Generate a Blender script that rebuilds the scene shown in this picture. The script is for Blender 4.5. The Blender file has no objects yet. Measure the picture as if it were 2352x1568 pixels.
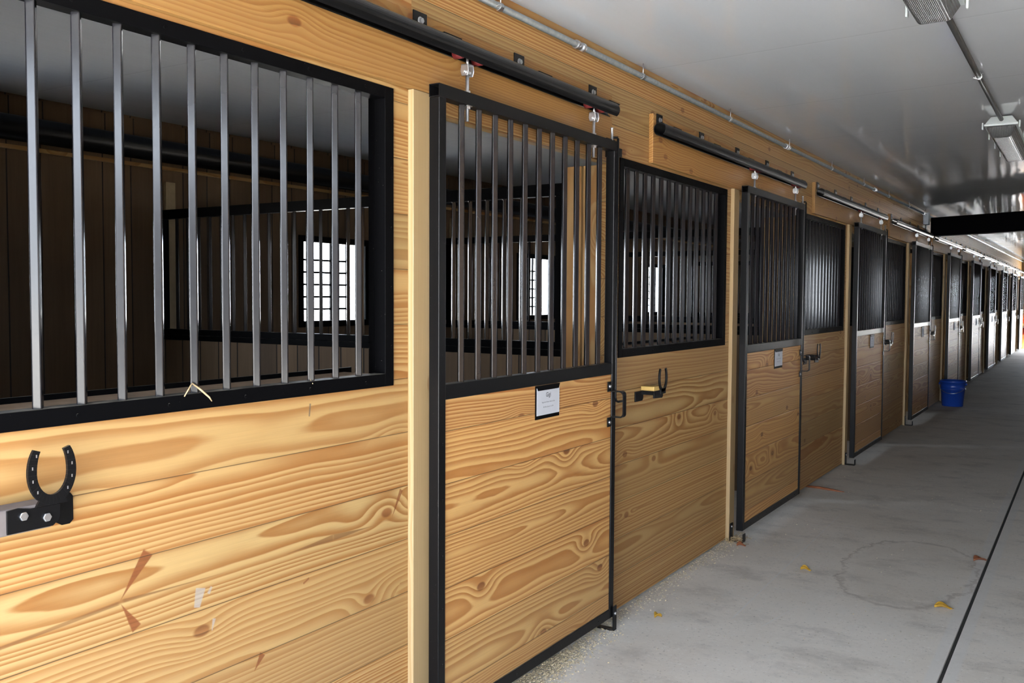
import bpy, bmesh, math, random
from mathutils import Vector, Matrix
random.seed(7)
SC = bpy.context.scene
COL = SC.collection
P = 3.048            # stall pitch
N = 10               # stalls in the row
ORD = ['first', 'second', 'third', 'fourth', 'fifth', 'sixth', 'seventh', 'eighth', 'ninth', 'tenth']
XB = -3.12           # inner face of the stalls' outer wall

# ------------------------------------------------------------------ node helpers
class NT:
    def __init__(s, name):
        s.m = bpy.data.materials.new(name); s.m.use_nodes = True
        s.t = s.m.node_tree; s.t.nodes.clear()
        s.out = s.n('ShaderNodeOutputMaterial'); s.bsdf = s.n('ShaderNodeBsdfPrincipled')
        s.t.links.new(s.bsdf.outputs[0], s.out.inputs[0])
    def n(s, ty, **kw):
        x = s.t.nodes.new(ty)
        for k, v in kw.items(): setattr(x, k, v)
        return x
    def put(s, sock, v):
        if v is None: return
        if hasattr(v, 'is_output'): s.t.links.new(v, sock)
        else: sock.default_value = v
    def math(s, op, a, b=None, c=None, clamp=False):
        x = s.n('ShaderNodeMath', operation=op, use_clamp=clamp)
        s.put(x.inputs[0], a); s.put(x.inputs[1], b); s.put(x.inputs[2], c)
        return x.outputs[0]
    def add(s, a, b): return s.math('ADD', a, b)
    def sub(s, a, b): return s.math('SUBTRACT', a, b)
    def mul(s, a, b): return s.math('MULTIPLY', a, b)
    def vec(s, x, y, z):
        c = s.n('ShaderNodeCombineXYZ')
        s.put(c.inputs[0], x); s.put(c.inputs[1], y); s.put(c.inputs[2], z)
        return c.outputs[0]
    def sep(s, v):
        c = s.n('ShaderNodeSeparateXYZ'); s.put(c.inputs[0], v)
        return c.outputs
    def obj(s):
        return s.n('ShaderNodeTexCoord').outputs['Object']
    def noise(s, v, scale=1.0, detail=2.0, rough=0.5, color=False):
        x = s.n('ShaderNodeTexNoise')
        s.put(x.inputs['Vector'], v); x.inputs['Scale'].default_value = scale
        x.inputs['Detail'].default_value = detail; x.inputs['Roughness'].default_value = rough
        return x.outputs['Color' if color else 'Fac']
    def white(s, v):
        x = s.n('ShaderNodeTexWhiteNoise', noise_dimensions='3D'); s.put(x.inputs['Vector'], v)
        return s.sep(x.outputs['Color'])
    def step(s, v, a, b, t0=0.0, t1=1.0):
        x = s.n('ShaderNodeMapRange', interpolation_type='SMOOTHSTEP')
        s.put(x.inputs['Value'], v)
        x.inputs['From Min'].default_value = a; x.inputs['From Max'].default_value = b
        x.inputs['To Min'].default_value = t0; x.inputs['To Max'].default_value = t1
        return x.outputs[0]
    def mix(s, f, a, b, mode='MIX'):
        x = s.n('ShaderNodeMix', data_type='RGBA', blend_type=mode)
        s.put(x.inputs[0], f)
        for i, v in ((6, a), (7, b)):
            if isinstance(v, (tuple, list)): v = tuple(v)[:3] + (1.0,)
            s.put(x.inputs[i], v)
        return x.outputs[2]
    def bump(s, h, strength=0.3, dist=0.002):
        x = s.n('ShaderNodeBump'); x.inputs['Strength'].default_value = strength
        x.inputs['Distance'].default_value = dist
        s.put(x.inputs['Height'], h); s.put(s.bsdf.inputs['Normal'], x.outputs[0])
    def fin(s, col=None, rough=None, metal=None, spec=None):
        if isinstance(col, (tuple, list)): col = tuple(col)[:3] + (1.0,)
        s.put(s.bsdf.inputs['Base Color'], col); s.put(s.bsdf.inputs['Roughness'], rough)
        s.put(s.bsdf.inputs['Metallic'], metal)
        if spec is not None: s.bsdf.inputs['Specular IOR Level'].default_value = spec
        return s.m

def pine(name, axis='y', pitch=0.17, off=0.0, pale=(0.455, 0.280, 0.110), dark=(0.280, 0.108, 0.024),
         seam=True, seg=P, seglo=2.34, tone=0.16, freq=95.0, rough=0.45, marks=None, knots=1.0, green=0.35, swirl=1.0):
    t = NT(name)
    X, Y, Z = t.sep(t.obj())
    L, W, D = {'y': (Y, Z, X), 'z': (Z, Y, X), 'zx': (Z, X, Y), 'x': (X, Z, Y)}[axis]
    rnd = t.n('ShaderNodeObjectInfo').outputs['Random']
    w0 = t.math('DIVIDE', t.sub(W, off), pitch)
    b = t.math('FLOOR', w0)
    fr = t.sub(w0, b)
    wl = t.mul(t.sub(fr, 0.5), pitch)
    sg = t.math('FLOOR', t.math('DIVIDE', t.sub(L, seglo), seg))
    seed = t.vec(t.add(b, 0.37), t.add(sg, 0.11), t.mul(rnd, 91.7))
    r1, r2, r3 = t.white(seed)
    r4, r5, r6 = t.white(t.vec(t.add(b, 17.37), t.add(sg, 5.11), t.add(t.mul(rnd, 33.3), 4.7)))
    bs = t.add(t.mul(b, 7.31), t.add(t.mul(sg, 3.7), t.mul(rnd, 57.0)))
    # knots
    kv = t.vec(t.mul(L, 1.9), t.mul(t.add(wl, t.mul(b, 0.77)), 3.4), t.add(t.mul(sg, 1.7), t.mul(rnd, 40.0)))
    vo = t.n('ShaderNodeTexVoronoi', voronoi_dimensions='2D'); vo.inputs['Scale'].default_value = 1.0
    t.put(vo.inputs['Vector'], t.vec(t.add(t.mul(L, 1.9), t.mul(bs, 1.3)), t.mul(t.add(wl, t.mul(b, 0.77)), 3.4), 0.0))
    kd = vo.outputs['Distance']
    kc = t.sep(vo.outputs['Color'])
    kon = t.mul(t.math('GREATER_THAN', kc[0], 0.45), knots)
    kin = t.mul(t.step(kd, 0.060, 0.035), kon)
    kdist = t.mul(t.math('EXPONENT', t.mul(t.math('POWER', t.math('DIVIDE', kd, 0.17), 2.0), -1.0)), kon)
    # growth rings cut by the sawn face
    lowv = t.vec(t.mul(L, 0.95), t.mul(wl, 4.5), bs)
    low = t.sub(t.noise(lowv, 1.0, 2.0, 0.45), 0.5)
    wob = t.sub(t.noise(t.vec(t.mul(L, 3.5), t.mul(W, 16.0), bs), 1.0, 3.0), 0.5)
    depth = t.add(t.add(D, t.add(0.012, t.mul(r2, 0.085))), t.add(t.mul(low, 0.085 * swirl), t.mul(L, t.mul(t.sub(r4, 0.5), 0.02))))
    depth = t.add(depth, t.mul(kdist, 0.034))
    u = t.add(wl, t.mul(t.sub(r1, 0.5), pitch * 1.1))
    rad = t.math('SQRT', t.add(t.mul(u, u), t.mul(depth, depth)))
    rad = t.add(rad, t.mul(wob, 0.006))
    irr = t.noise(t.vec(t.mul(rad, 34.0), bs, 0.0), 1.0, 1.0)
    ring = t.math('FRACT', t.add(t.mul(rad, t.add(freq * 0.65, t.mul(r5, freq * 0.45))), t.mul(irr, 2.4)))
    late = t.mul(t.step(ring, 0.05, 0.88), t.step(ring, 1.0, 0.88))
    fib = t.noise(t.vec(t.mul(L, 5.0), t.mul(W, 260.0), t.mul(D, 260.0)), 1.0, 2.0)
    late = t.mul(late, t.add(t.add(0.45, t.mul(r6, 0.35)), t.mul(t.noise(t.vec(t.mul(L, 1.1), t.mul(W, 26.0), bs), 1.0, 2.0), 0.4)))
    col = t.mix(late, pale, dark)
    col = t.mix(t.mul(t.step(r3, 0.62, 0.95), green), col, t.mix(late, (0.272, 0.221, 0.105), (0.163, 0.102, 0.037)))
    col = t.mix(t.mul(t.step(r3, 0.35, 0.05), 0.35), col, t.mix(late, (0.313, 0.180, 0.075), (0.204, 0.085, 0.027)))
    col = t.mix(t.mul(kin, 0.85), col, t.mix(ring, (0.25, 0.085, 0.022), (0.10, 0.034, 0.01)))
    val = t.add(t.add(1.0 - tone / 2, t.mul(r6, tone)), t.mul(t.sub(fib, 0.5), 0.20))
    hsv = t.n('ShaderNodeHueSaturation'); t.put(hsv.inputs['Color'], col); t.put(hsv.inputs['Value'], val)
    col = hsv.outputs[0]
    if marks:
        for (y1, z1, y2, z2, h1, h2, cc, amt) in marks:   # streaks and gouges of resin in single boards
            dy, dz = y2 - y1, z2 - z1; ll = math.hypot(dy, dz)
            py, pz = t.sub(Y, y1), t.sub(Z, z1)
            al = t.math('DIVIDE', t.add(t.mul(py, dy), t.mul(pz, dz)), ll * ll)
            ac = t.math('ABSOLUTE', t.math('DIVIDE', t.sub(t.mul(py, dz), t.mul(pz, dy)), ll))
            ac = t.add(ac, t.mul(wob, 0.006))
            wd = t.add(h1, t.mul(al, h2 - h1))
            mk = t.mul(t.step(t.sub(wd, ac), 0.0, 0.004), t.mul(t.step(al, -0.03, 0.03), t.step(al, 1.03, 0.97)))
            col = t.mix(t.mul(mk, amt), col, t.mix(fib, cc, tuple(c * 0.45 for c in cc)))
    h = t.add(t.mul(late, -0.1), t.mul(fib, 0.2))
    if seam:
        e = t.mul(t.math('MINIMUM', fr, t.sub(1.0, fr)), pitch)
        sm = t.step(e, 0.0008, 0.0022)
        col = t.mix(t.step(e, 0.0018, 0.0005, 0.0, 0.82), col, (0.06, 0.03, 0.012))
        h = t.add(h, t.mul(t.step(e, 0.0, 0.005), 2.2))
    t.bump(h, 0.5, 0.0012)
    return t.fin(col, t.add(rough - 0.06, t.mul(fib, 0.12)), None, 0.35)

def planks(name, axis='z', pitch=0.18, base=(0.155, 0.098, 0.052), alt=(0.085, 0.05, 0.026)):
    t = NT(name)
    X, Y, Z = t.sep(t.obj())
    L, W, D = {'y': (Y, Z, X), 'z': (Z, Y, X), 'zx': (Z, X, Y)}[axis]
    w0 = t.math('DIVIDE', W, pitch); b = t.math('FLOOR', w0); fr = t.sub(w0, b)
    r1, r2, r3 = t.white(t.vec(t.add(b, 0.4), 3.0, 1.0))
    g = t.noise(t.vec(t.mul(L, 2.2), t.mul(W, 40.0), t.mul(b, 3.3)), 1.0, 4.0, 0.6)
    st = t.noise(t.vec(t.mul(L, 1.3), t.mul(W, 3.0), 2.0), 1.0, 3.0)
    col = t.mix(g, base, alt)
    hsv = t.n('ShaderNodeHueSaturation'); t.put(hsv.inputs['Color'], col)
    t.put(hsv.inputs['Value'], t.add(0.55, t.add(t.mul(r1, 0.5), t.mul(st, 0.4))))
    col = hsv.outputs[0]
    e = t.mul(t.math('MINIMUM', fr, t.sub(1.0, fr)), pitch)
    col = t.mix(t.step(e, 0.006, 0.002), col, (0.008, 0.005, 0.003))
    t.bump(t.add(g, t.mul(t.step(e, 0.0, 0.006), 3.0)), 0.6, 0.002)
    return t.fin(col, 0.75)

def paint(name, col, rough=0.3, bumpy=0.15, dust=0.0, spec=0.5):
    t = NT(name)
    v = t.obj()
    n = t.noise(v, 55.0, 3.0, 0.6)
    c = col
    if dust:
        nrm = t.sep(t.n('ShaderNodeNewGeometry').outputs['Normal'])
        up = t.mul(t.step(nrm[2], 0.6, 0.95), t.step(t.noise(v, 18.0, 3.0), 0.35, 0.7, 0.35, 1.0))
        sp = t.step(t.noise(v, 160.0, 1.0), 0.76, 0.80)
        c = t.mix(t.mul(up, dust), col, (0.34, 0.30, 0.25))
        c = t.mix(t.mul(sp, 0.12), c, (0.3, 0.28, 0.25))
    t.bump(n, bumpy, 0.0015)
    return t.fin(c, t.add(rough - 0.04, t.mul(n, 0.08)), None, spec)

def plain(name, col, rough=0.5, metal=0.0, var=0.12, scale=30.0):
    t = NT(name)
    n = t.noise(t.obj(), scale, 3.0)
    c = t.mix(n, tuple(min(1, x * (1 + var)) for x in col), tuple(x * (1 - var) for x in col))
    return t.fin(c, t.add(rough - 0.05, t.mul(n, 0.1)), metal)

def concrete():
    t = NT('concrete')
    v = t.obj(); X, Y, Z = t.sep(v)
    n1 = t.noise(v, 0.9, 5.0, 0.6); n2 = t.noise(v, 6.0, 6.0, 0.65); n3 = t.noise(v, 55.0, 4.0, 0.7)
    n4 = t.noise(t.vec(t.mul(X, 1.6), t.mul(Y, 2.4), 3.0), 1.7, 6.0, 0.7)
    c = t.mix(t.step(n1, 0.35, 0.7), (0.84, 0.755, 0.655), (0.72, 0.635, 0.535))
    c = t.mix(t.mul(t.step(n2, 0.45, 0.75), 0.5), c, (0.76, 0.70, 0.62))
    c = t.mix(t.mul(t.step(n4, 0.48, 0.70), 0.45), c, (0.42, 0.365, 0.31))
    c = t.mix(t.mul(t.step(n3, 0.58, 0.70), 0.55), c, (0.95, 0.92, 0.87))
    c = t.mix(t.mul(t.step(n3, 0.42, 0.30), 0.55), c, (0.30, 0.26, 0.22))
    # smooth trowelled margins along the joint
    dj = t.math('ABSOLUTE', t.sub(X, 1.372))
    c = t.mix(t.mul(t.step(dj, 0.062, 0.045), 0.5), c, (0.74, 0.70, 0.65))
    # a dried puddle's rim and two scratches
    wx = t.add(t.sub(X, 1.03), t.mul(t.sub(n2, 0.5), 0.30)); wy = t.add(t.sub(Y, 5.35), t.mul(t.sub(n1, 0.5), 0.9))
    rr = t.math('SQRT', t.add(t.math('POWER', t.math('DIVIDE', wx, 0.33), 2.0), t.math('POWER', t.math('DIVIDE', wy, 0.68), 2.0)))
    rim = t.mul(t.step(rr, 0.93, 0.99), t.step(rr, 1.04, 1.0))
    c = t.mix(t.mul(t.mul(rim, t.step(n2, 0.3, 0.6, 0.3, 1.0)), 0.40), c, (0.30, 0.22, 0.16))
    c = t.mix(t.mul(t.step(rr, 1.0, 0.7), 0.22), c, (0.58, 0.49, 0.39))
    for (x0, y0, x1, y1) in ((0.48, 4.05, 0.42, 6.6), (0.62, 4.02, 0.70, 4.5)):
        k = (x1 - x0) / (y1 - y0)
        dx = t.math('ABSOLUTE', t.sub(X, t.add(x0, t.mul(t.sub(Y, y0), k))))
        sc = t.mul(t.step(dx, 0.004, 0.0015), t.mul(t.step(Y, y0, y0 + 0.05), t.step(Y, y1, y1 - 0.4)))
        c = t.mix(t.mul(sc, 0.5), c, (0.78, 0.76, 0.73))
    t.bump(t.add(t.mul(n3, 0.5), n2), 0.35, 0.003)
    return t.fin(c, t.add(0.62, t.mul(n2, 0.2)), None, 0.02)

def ceilmat():
    t = NT('glossy_ceiling_panel')
    v = t.obj(); X, Y, Z = t.sep(v)
    r = t.noise(t.vec(t.mul(X, 9.0), t.mul(Y, 1.1), 0.0), 1.0, 3.0, 0.5)
    r2 = t.noise(v, 3.0, 2.0)
    fine = t.noise(v, 240.0, 1.0)
    fy = t.math('FRACT', t.math('DIVIDE', t.sub(Y, 4.15), 1.2192))
    ey = t.mul(t.math('MINIMUM', fy, t.sub(1.0, fy)), 1.2192)
    seam = t.step(ey, 0.003, 0.0012)
    c = t.mix(r2, (0.80, 0.80, 0.81), (0.84, 0.84, 0.85))
    c = t.mix(t.mul(seam, 0.35), c, (0.3, 0.3, 0.3))
    h = t.add(t.add(t.mul(r, 1.0), t.mul(r2, 0.6)), t.mul(fine, 0.012))
    h = t.sub(h, t.mul(t.step(ey, 0.02, 0.0), 0.2))
    t.bump(h, 0.22, 0.006)
    return t.fin(c, 0.07, None, 0.5)

MARK = (0.26, 0.082, 0.024); STAIN = (0.23, 0.105, 0.035)
marks = [
    (1.290, 0.764, 1.364, 0.858, 0.002, 0.017, MARK, 0.95),
    (1.292, 0.757, 1.332, 0.690, 0.002, 0.015, MARK, 0.95),
    (1.290, 0.760, 1.000, 0.742, 0.007, 0.005, STAIN, 0.75),
    (1.295, 0.762, 1.585, 0.754, 0.007, 0.001, STAIN, 0.80),
    (1.800, 0.752, 2.165, 0.755, 0.001, 0.001, STAIN, 0.7),
    (1.800, 0.752, 1.980, 0.757, 0.001, 0.011, STAIN, 0.8),
    (1.980, 0.757, 2.165, 0.755, 0.011, 0.001, STAIN, 0.8),
    (2.245, 0.765, 2.290, 0.842, 0.002, 0.011, MARK, 0.8),
    (1.680, 0.470, 1.710, 0.508, 0.002, 0.013, MARK, 0.9),
    (1.860, 0.655, 1.882, 0.665, 0.005, 0.005, MARK, 0.8),
    (1.500, 0.690, 1.512, 0.735, 0.011, 0.016, (0.46, 0.44, 0.41), 0.65),
    (1.535, 0.715, 1.545, 0.73, 0.006, 0.004, (0.46, 0.44, 0.41), 0.6),
    (1.545, 0.620, 1.552, 0.648, 0.003, 0.007, (0.46, 0.44, 0.41), 0.6),
    (1.886, 1.115, 1.890, 1.150, 0.004, 0.006, (0.16, 0.13, 0.10), 0.8),
]
M = {}
M['wall'] = pine('pine_wall_boards', 'y', 0.17, 0.0, marks=marks, knots=0.9, green=0.35)
M['wallr'] = pine('pine_wall_boards_plain', 'y', 0.17, 0.0)
M['door'] = pine('pine_door_boards', 'y', 0.1695, -0.06, seg=50, seglo=-20, pale=(0.60, 0.340, 0.120), dark=(0.345, 0.125, 0.026), freq=105, green=0.25)
M['board'] = pine('pine_mounting_board', 'y', 0.30, 2.05, seam=False, seg=1.47, seglo=2.70 - 1.6, pale=(0.345, 0.185, 0.058), dark=(0.255, 0.108, 0.028), freq=120, tone=0.35, green=0.1)
M['trim'] = pine('pine_trim', 'z', 0.6, -0.2, seam=False, seg=50, seglo=-20, pale=(0.381, 0.271, 0.145), dark=(0.324, 0.211, 0.095), freq=260, knots=0.5, tone=0.1, green=0.0, swirl=0.3)
M['post'] = pine('pine_post', 'zx', 0.11, -0.005, seam=True, seg=50, seglo=-20, pale=(0.452, 0.282, 0.126), dark=(0.338, 0.162, 0.053), freq=140, tone=0.3, green=0.1)
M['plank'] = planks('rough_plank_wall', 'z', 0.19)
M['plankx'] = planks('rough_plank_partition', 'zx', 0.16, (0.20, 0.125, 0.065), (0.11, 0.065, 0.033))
M['sill'] = plain('dusty_wood_sill', (0.36, 0.245, 0.155), 0.8, 0, 0.35, 25)
M['black'] = paint('black_paint', (0.0022, 0.0022, 0.0026), 0.45, 0.05, 0.6, 0.03)
M['bar'] = paint('black_bar_paint', (0.007, 0.007, 0.009), 0.17, 0.0, 0.0, 0.28)
M['satin'] = paint('black_satin_paint', (0.004, 0.004, 0.0045), 0.34, 0.04, 0.25, 0.15)
M['gal'] = plain('galvanised_steel', (0.24, 0.26, 0.27), 0.40, 0.85, 0.25, 60)
M['zinc'] = plain('zinc_plate', (0.50, 0.51, 0.53), 0.30, 0.9, 0.1, 80)
M['red'] = plain('red_wheel_rubber', (0.10, 0.006, 0.006), 0.6)
M['floor'] = concrete()
M['joint'] = plain('joint_filler', (0.012, 0.011, 0.010), 0.9, 0, 0.4, 50)
M['ceil'] = ceilmat()
M['card'] = plain('white_card', (0.56, 0.56, 0.59), 0.6, 0, 0.03)
M['ink'] = plain('printed_ink', (0.10, 0.10, 0.11), 0.7)
M['block'] = plain('weathered_wood_block', (0.135, 0.115, 0.11), 0.7, 0, 0.2, 40)
M['blocky'] = plain('fresh_wood_block', (0.50, 0.33, 0.10), 0.6, 0, 0.1, 40)
M['blue'] = plain('blue_plastic', (0.012, 0.055, 0.33), 0.32, 0, 0.05)
M['lightbody'] = plain('white_fixture_plastic', (0.74, 0.78, 0.76), 0.35, 0, 0.03)
M['greybox'] = plain('grey_box', (0.42, 0.46, 0.52), 0.5)
M['pipe'] = plain('dark_conduit', (0.028, 0.028, 0.028), 0.4, 0.0, 0.2, 40)
M['end'] = pine('pine_end_wall', 'y', 0.3, 0.0, pale=(0.437, 0.233, 0.064), dark=(0.317, 0.141, 0.035), seam=False)
M['redpaint'] = plain('red_enamel', (0.55, 0.02, 0.015), 0.3)
M['straw'] = plain('straw', (0.42, 0.30, 0.16), 0.7, 0, 0.25, 90)
M['shav'] = plain('wood_shavings', (0.50, 0.39, 0.24), 0.8, 0, 0.35, 120)
M['leafy'] = plain('yellow_leaf', (0.42, 0.23, 0.02), 0.6, 0, 0.2, 120)
M['leafo'] = plain('orange_leaf', (0.20, 0.065, 0.025), 0.6, 0, 0.3, 120)
M['ground'] = plain('gravel_yard', (0.34, 0.33, 0.31), 0.9, 0, 0.25, 8)
M['reflblock'] = plain('dark_reflection_blocker', (0.07, 0.065, 0.06), 0.8)  # dark colour for the added block that the bars reflect
M['whitewood'] = plain('pale_batten', (0.42, 0.32, 0.19), 0.6, 0, 0.15, 30)
M['siding'] = plain('outside_siding', (0.35, 0.34, 0.33), 0.8)

def lensmat():
    t = NT('prismatic_lens')
    X, Y, Z = t.sep(t.obj())
    w = t.math('SINE', t.mul(Y, 1500.0)); w2 = t.math('SINE', t.mul(X, 1100.0))
    t.bump(t.add(t.mul(w, 0.4), w2), 0.6, 0.0015)
    t.bsdf.inputs['Transmission Weight'].default_value = 0.45
    t.bsdf.inputs['IOR'].default_value = 1.45
    return t.fin((0.15, 0.155, 0.16), 0.25)
M['lens'] = lensmat()

# ------------------------------------------------------------------ mesh helpers
class MB:
    """collects shapes, build() links them as ONE mesh object whose origin is org"""
    def __init__(s): s.bm = bmesh.new()
    def box(s, x0, x1, y0, y1, z0, z1):
        v = [s.bm.verts.new(p) for p in ((x0, y0, z0), (x1, y0, z0), (x1, y1, z0), (x0, y1, z0), (x0, y0, z1), (x1, y0, z1), (x1, y1, z1), (x0, y1, z1))]
        for f in ((0, 3, 2, 1), (4, 5, 6, 7), (0, 1, 5, 4), (1, 2, 6, 5), (2, 3, 7, 6), (3, 0, 4, 7)):
            s.bm.faces.new([v[i] for i in f])
        return s
    def prism(s, pts, axis, a, b):
        """extrude the 2-D outline pts along axis from a to b; pts are (x,y) for z, (x,z) for y, (y,z) for x"""
        def q(p, h):
            return {'z': (p[0], p[1], h), 'y': (p[0], h, p[1]), 'x': (h, p[0], p[1])}[axis]
        A = [s.bm.verts.new(q(p, a)) for p in pts]; B = [s.bm.verts.new(q(p, b)) for p in pts]
        n = len(pts)
        s.bm.faces.new(A); s.bm.faces.new(B[::-1])
        for i in range(n): s.bm.faces.new((A[i], B[i], B[(i + 1) % n], A[(i + 1) % n]))
        return s
    def tube(s, pts, r, seg=10, caps=True):
        pts = [Vector(p) for p in pts]; rings = []
        rr = r if isinstance(r, (list, tuple)) else [r] * len(pts)
        up = None
        for i, p in enumerate(pts):
            d = (pts[min(i + 1, len(pts) - 1)] - pts[max(i - 1, 0)]).normalized()
            if up is None: up = Vector((0, 0, 1)) if abs(d.z) < 0.9 else Vector((1, 0, 0))
            a = d.cross(up).normalized(); b = a.cross(d).normalized(); up = b
            rings.append([s.bm.verts.new(p + (a * math.cos(2 * math.pi * k / seg) + b * math.sin(2 * math.pi * k / seg)) * rr[i]) for k in range(seg)])
        for i in range(len(rings) - 1):
            for k in range(seg):
                f = s.bm.faces.new((rings[i][k], rings[i][(k + 1) % seg], rings[i + 1][(k + 1) % seg], rings[i + 1][k])); f.smooth = True
        if caps: s.bm.faces.new(rings[0][::-1]); s.bm.faces.new(rings[-1])
        return s
    def strip(s, outline_pairs, axis, a, b):
        """closed band between two polylines (list of (p,q) 2-D pairs), extruded"""
        for i in range(len(outline_pairs) - 1):
            (p0, q0), (p1, q1) = outline_pairs[i], outline_pairs[i + 1]
            s.prism([p0, p1, q1, q0], axis, a, b)
        return s
    def lathe(s, prof, seg=32, c=(0, 0, 0)):
        rings = [[s.bm.verts.new((c[0] + r * math.cos(2 * math.pi * k / seg), c[1] + r * math.sin(2 * math.pi * k / seg), c[2] + z)) for k in range(seg)] for r, z in prof]
        for i in range(len(rings) - 1):
            for k in range(seg):
                f = s.bm.faces.new((rings[i][k], rings[i][(k + 1) % seg], rings[i + 1][(k + 1) % seg], rings[i + 1][k])); f.smooth = True
        return s
    def build(s, name, m, parent=None, org=(0, 0, 0), bevel=0.0, seg=2, merge=False, extra=None):
        if extra:
            tm = bpy.data.meshes.new('tmp'); extra[0].bm.to_mesh(tm); extra[0].bm.free()
            n0 = len(s.bm.faces); s.bm.from_mesh(tm); bpy.data.meshes.remove(tm); s.bm.faces.ensure_lookup_table()
            for f in s.bm.faces[n0:]: f.material_index = 1
        if merge: bmesh.ops.remove_doubles(s.bm, verts=s.bm.verts, dist=1e-5)
        bmesh.ops.recalc_face_normals(s.bm, faces=s.bm.faces)
        if org != (0, 0, 0): bmesh.ops.translate(s.bm, verts=s.bm.verts, vec=-Vector(org))
        me = bpy.data.meshes.new(name); s.bm.to_mesh(me); s.bm.free()
        o = bpy.data.objects.new(name, me); COL.objects.link(o)
        me.materials.append(M[m] if isinstance(m, str) else m)
        if extra: me.materials.append(M[extra[1]])
        if parent: o.parent = parent
        elif org != (0, 0, 0): o.location = org
        if bevel:
            md = o.modifiers.new('bevel', 'BEVEL'); md.width = bevel; md.segments = seg
            md.limit_method = 'ANGLE'; md.angle_limit = math.radians(50); md.harden_normals = False
        return o

def tag(o, label=None, cat=None, group=None, kind=None):
    for k, v in (('label', label), ('category', cat), ('group', group), ('kind', kind)):
        if v: o[k] = v
    return o
def thing(name, org, label, cat, group=None):
    o = bpy.data.objects.new(name, None); COL.objects.link(o); o.location = org; o.empty_display_size = 0.1
    return tag(o, label, cat, group)
KIDS = {}
def copy_tree(o, parent=None):
    c = o.copy(); COL.objects.link(c)
    if parent: c.parent = parent
    for ch in [x for x in bpy.data.objects if x.parent == o]: copy_tree(ch, c)
    return c
def struct(o): return tag(o, kind='structure')
def diamond(cx, cy, w=0.019, r=0.0028):
    """outline of a square tube set corner-on, rounded corners"""
    pts = []
    h = w / 2 - r
    for k, (sx, sy) in enumerate(((1, 1), (-1, 1), (-1, -1), (1, -1))):
        for j in range(4):
            a = math.radians(90 * k + 30 * j)
            pts.append((sx * h + r * math.cos(a), sy * h + r * math.sin(a)))
    c = math.cos(math.radians(45)); s_ = c
    return [(cx + x * c - y * s_, cy + x * s_ + y * c) for x, y in pts]
def bar_mesh(name, z0, z1):
    return MB().prism(diamond(0, 0), 'z', z0, z1)

# ------------------------------------------------------------------ the setting
YN, YF = -0.9, 31.45          # near and far ends of the barn
def ceil_z(x, y): return 2.507 + 0.030 * max(x, 0) + 0.0036 * y
# floor: two slabs with a joint between
m = MB(); m.box(-3.3, 1.3635, YN - 0.1, YF + 0.1, -0.15, 0.0); m.box(1.3805, 7.0, YN - 0.1, YF + 0.1, -0.15, 0.0)
struct(m.build('floor', 'floor'))
struct(MB().box(1.3635, 1.3805, YN, YF, -0.15, -0.012).build('floor_joint', 'joint'))
g = MB(); g.box(-60, 60, -60, YN - 0.1, -0.2, -0.03); g.box(-60, 60, YF + 0.1, 90, -0.2, -0.03)
g.box(-60, -3.3, YN - 0.1, YF + 0.1, -0.2, -0.03); g.box(7.0, 60, YN - 0.1, YF + 0.1, -0.2, -0.03)
struct(g.build('ground', 'ground'))
struct(MB().box(6.8, 30, -9, -6, -0.03, 3.0).build('added_reflection_blocker', 'reflblock'))  # unseen dark block, added outside to dim the reflections in the near bars
# ceiling (rises a little to the aisle's ridge side and along the barn)
bm = MB()
xs = [-3.3, 0.0, 3.66, 7.0]
for i in range(3):
    q = []
    for x, y in ((xs[i], YN - 0.1), (xs[i + 1], YN - 0.1), (xs[i + 1], YF + 0.1), (xs[i], YF + 0.1)):
        q.append((x, y, ceil_z(min(x, 3.66), y)))
    lo = [bm.bm.verts.new(p) for p in q]; hi = [bm.bm.verts.new((p[0], p[1], p[2] + 0.12)) for p in q]
    bm.bm.faces.new(lo[::-1]); bm.bm.faces.new(hi)
    for k in range(4): bm.bm.faces.new((lo[k], lo[(k + 1) % 4], hi[(k + 1) % 4], hi[k]))
struct(bm.build('ceiling', 'ceil'))

# left stall fronts: boards with an opening for every grille and door
GY0, GY1, GZ0, GZ1 = 0.800, 2.246, 1.173, 2.075     # outer edges of a grille frame
DY0, DY1, DZ1 = 2.40, 3.75, 2.035                   # door opening
def front_wall(xa, xb, y_start):
    w = MB(); y = YN
    for k in range(N):
        s = k * P
        if k == 0: w.box(xa, xb, YN, GY0 + 0.03, 0.012, GZ1 - 0.03)
        else: w.box(xa, xb, DY1 + s - P, GY0 + s + 0.03, 0.012, GZ1 - 0.03)
        w.box(xa, xb, GY0 + s + 0.03, GY1 + s - 0.03, 0.012, GZ0 + 0.02)
        w.box(xa, xb, GY1 + s - 0.03, DY0 + s, 0.012, GZ1 - 0.03)
        w.box(xa, xb, DY0 + s, DY1 + s, DZ1, GZ1 - 0.03)
    w.box(xa, xb, DY1 + (N - 1) * P, YF, 0.012, GZ1 - 0.03)
    w.box(xa, xb, YN, YF, GZ1 - 0.03, 2.70)
    return w
struct(front_wall(-0.04, 0.0, 0).build('wall_left', 'wall'))
fw = front_wall(3.66, 3.70, 0)
for k in range(N):
    fw.box(3.61, 3.65, 2.36 + k * P, 3.78 + k * P, 0.06, 1.14)
    for i in range(13): fw.prism(diamond(3.68, 0.918 + 0.099 * i + k * P), 'z', 1.19, 2.05)
    for i in range(12): fw.prism(diamond(3.63, 2.50 + 0.0997 * i + k * P), 'z', 1.14, 2.06)
struct(fw.build('wall_right', 'wallr'))
struct(MB().box(XB, -0.041, 0.712, 0.752, 0, 2.6).build('wall_stall_end', 'plankx'))
struct(MB().box(3.701, 6.80, 0.712, 0.752, 0, 2.6).build('wall_stall_end_right', 'plankx'))
lm = MB()
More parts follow.
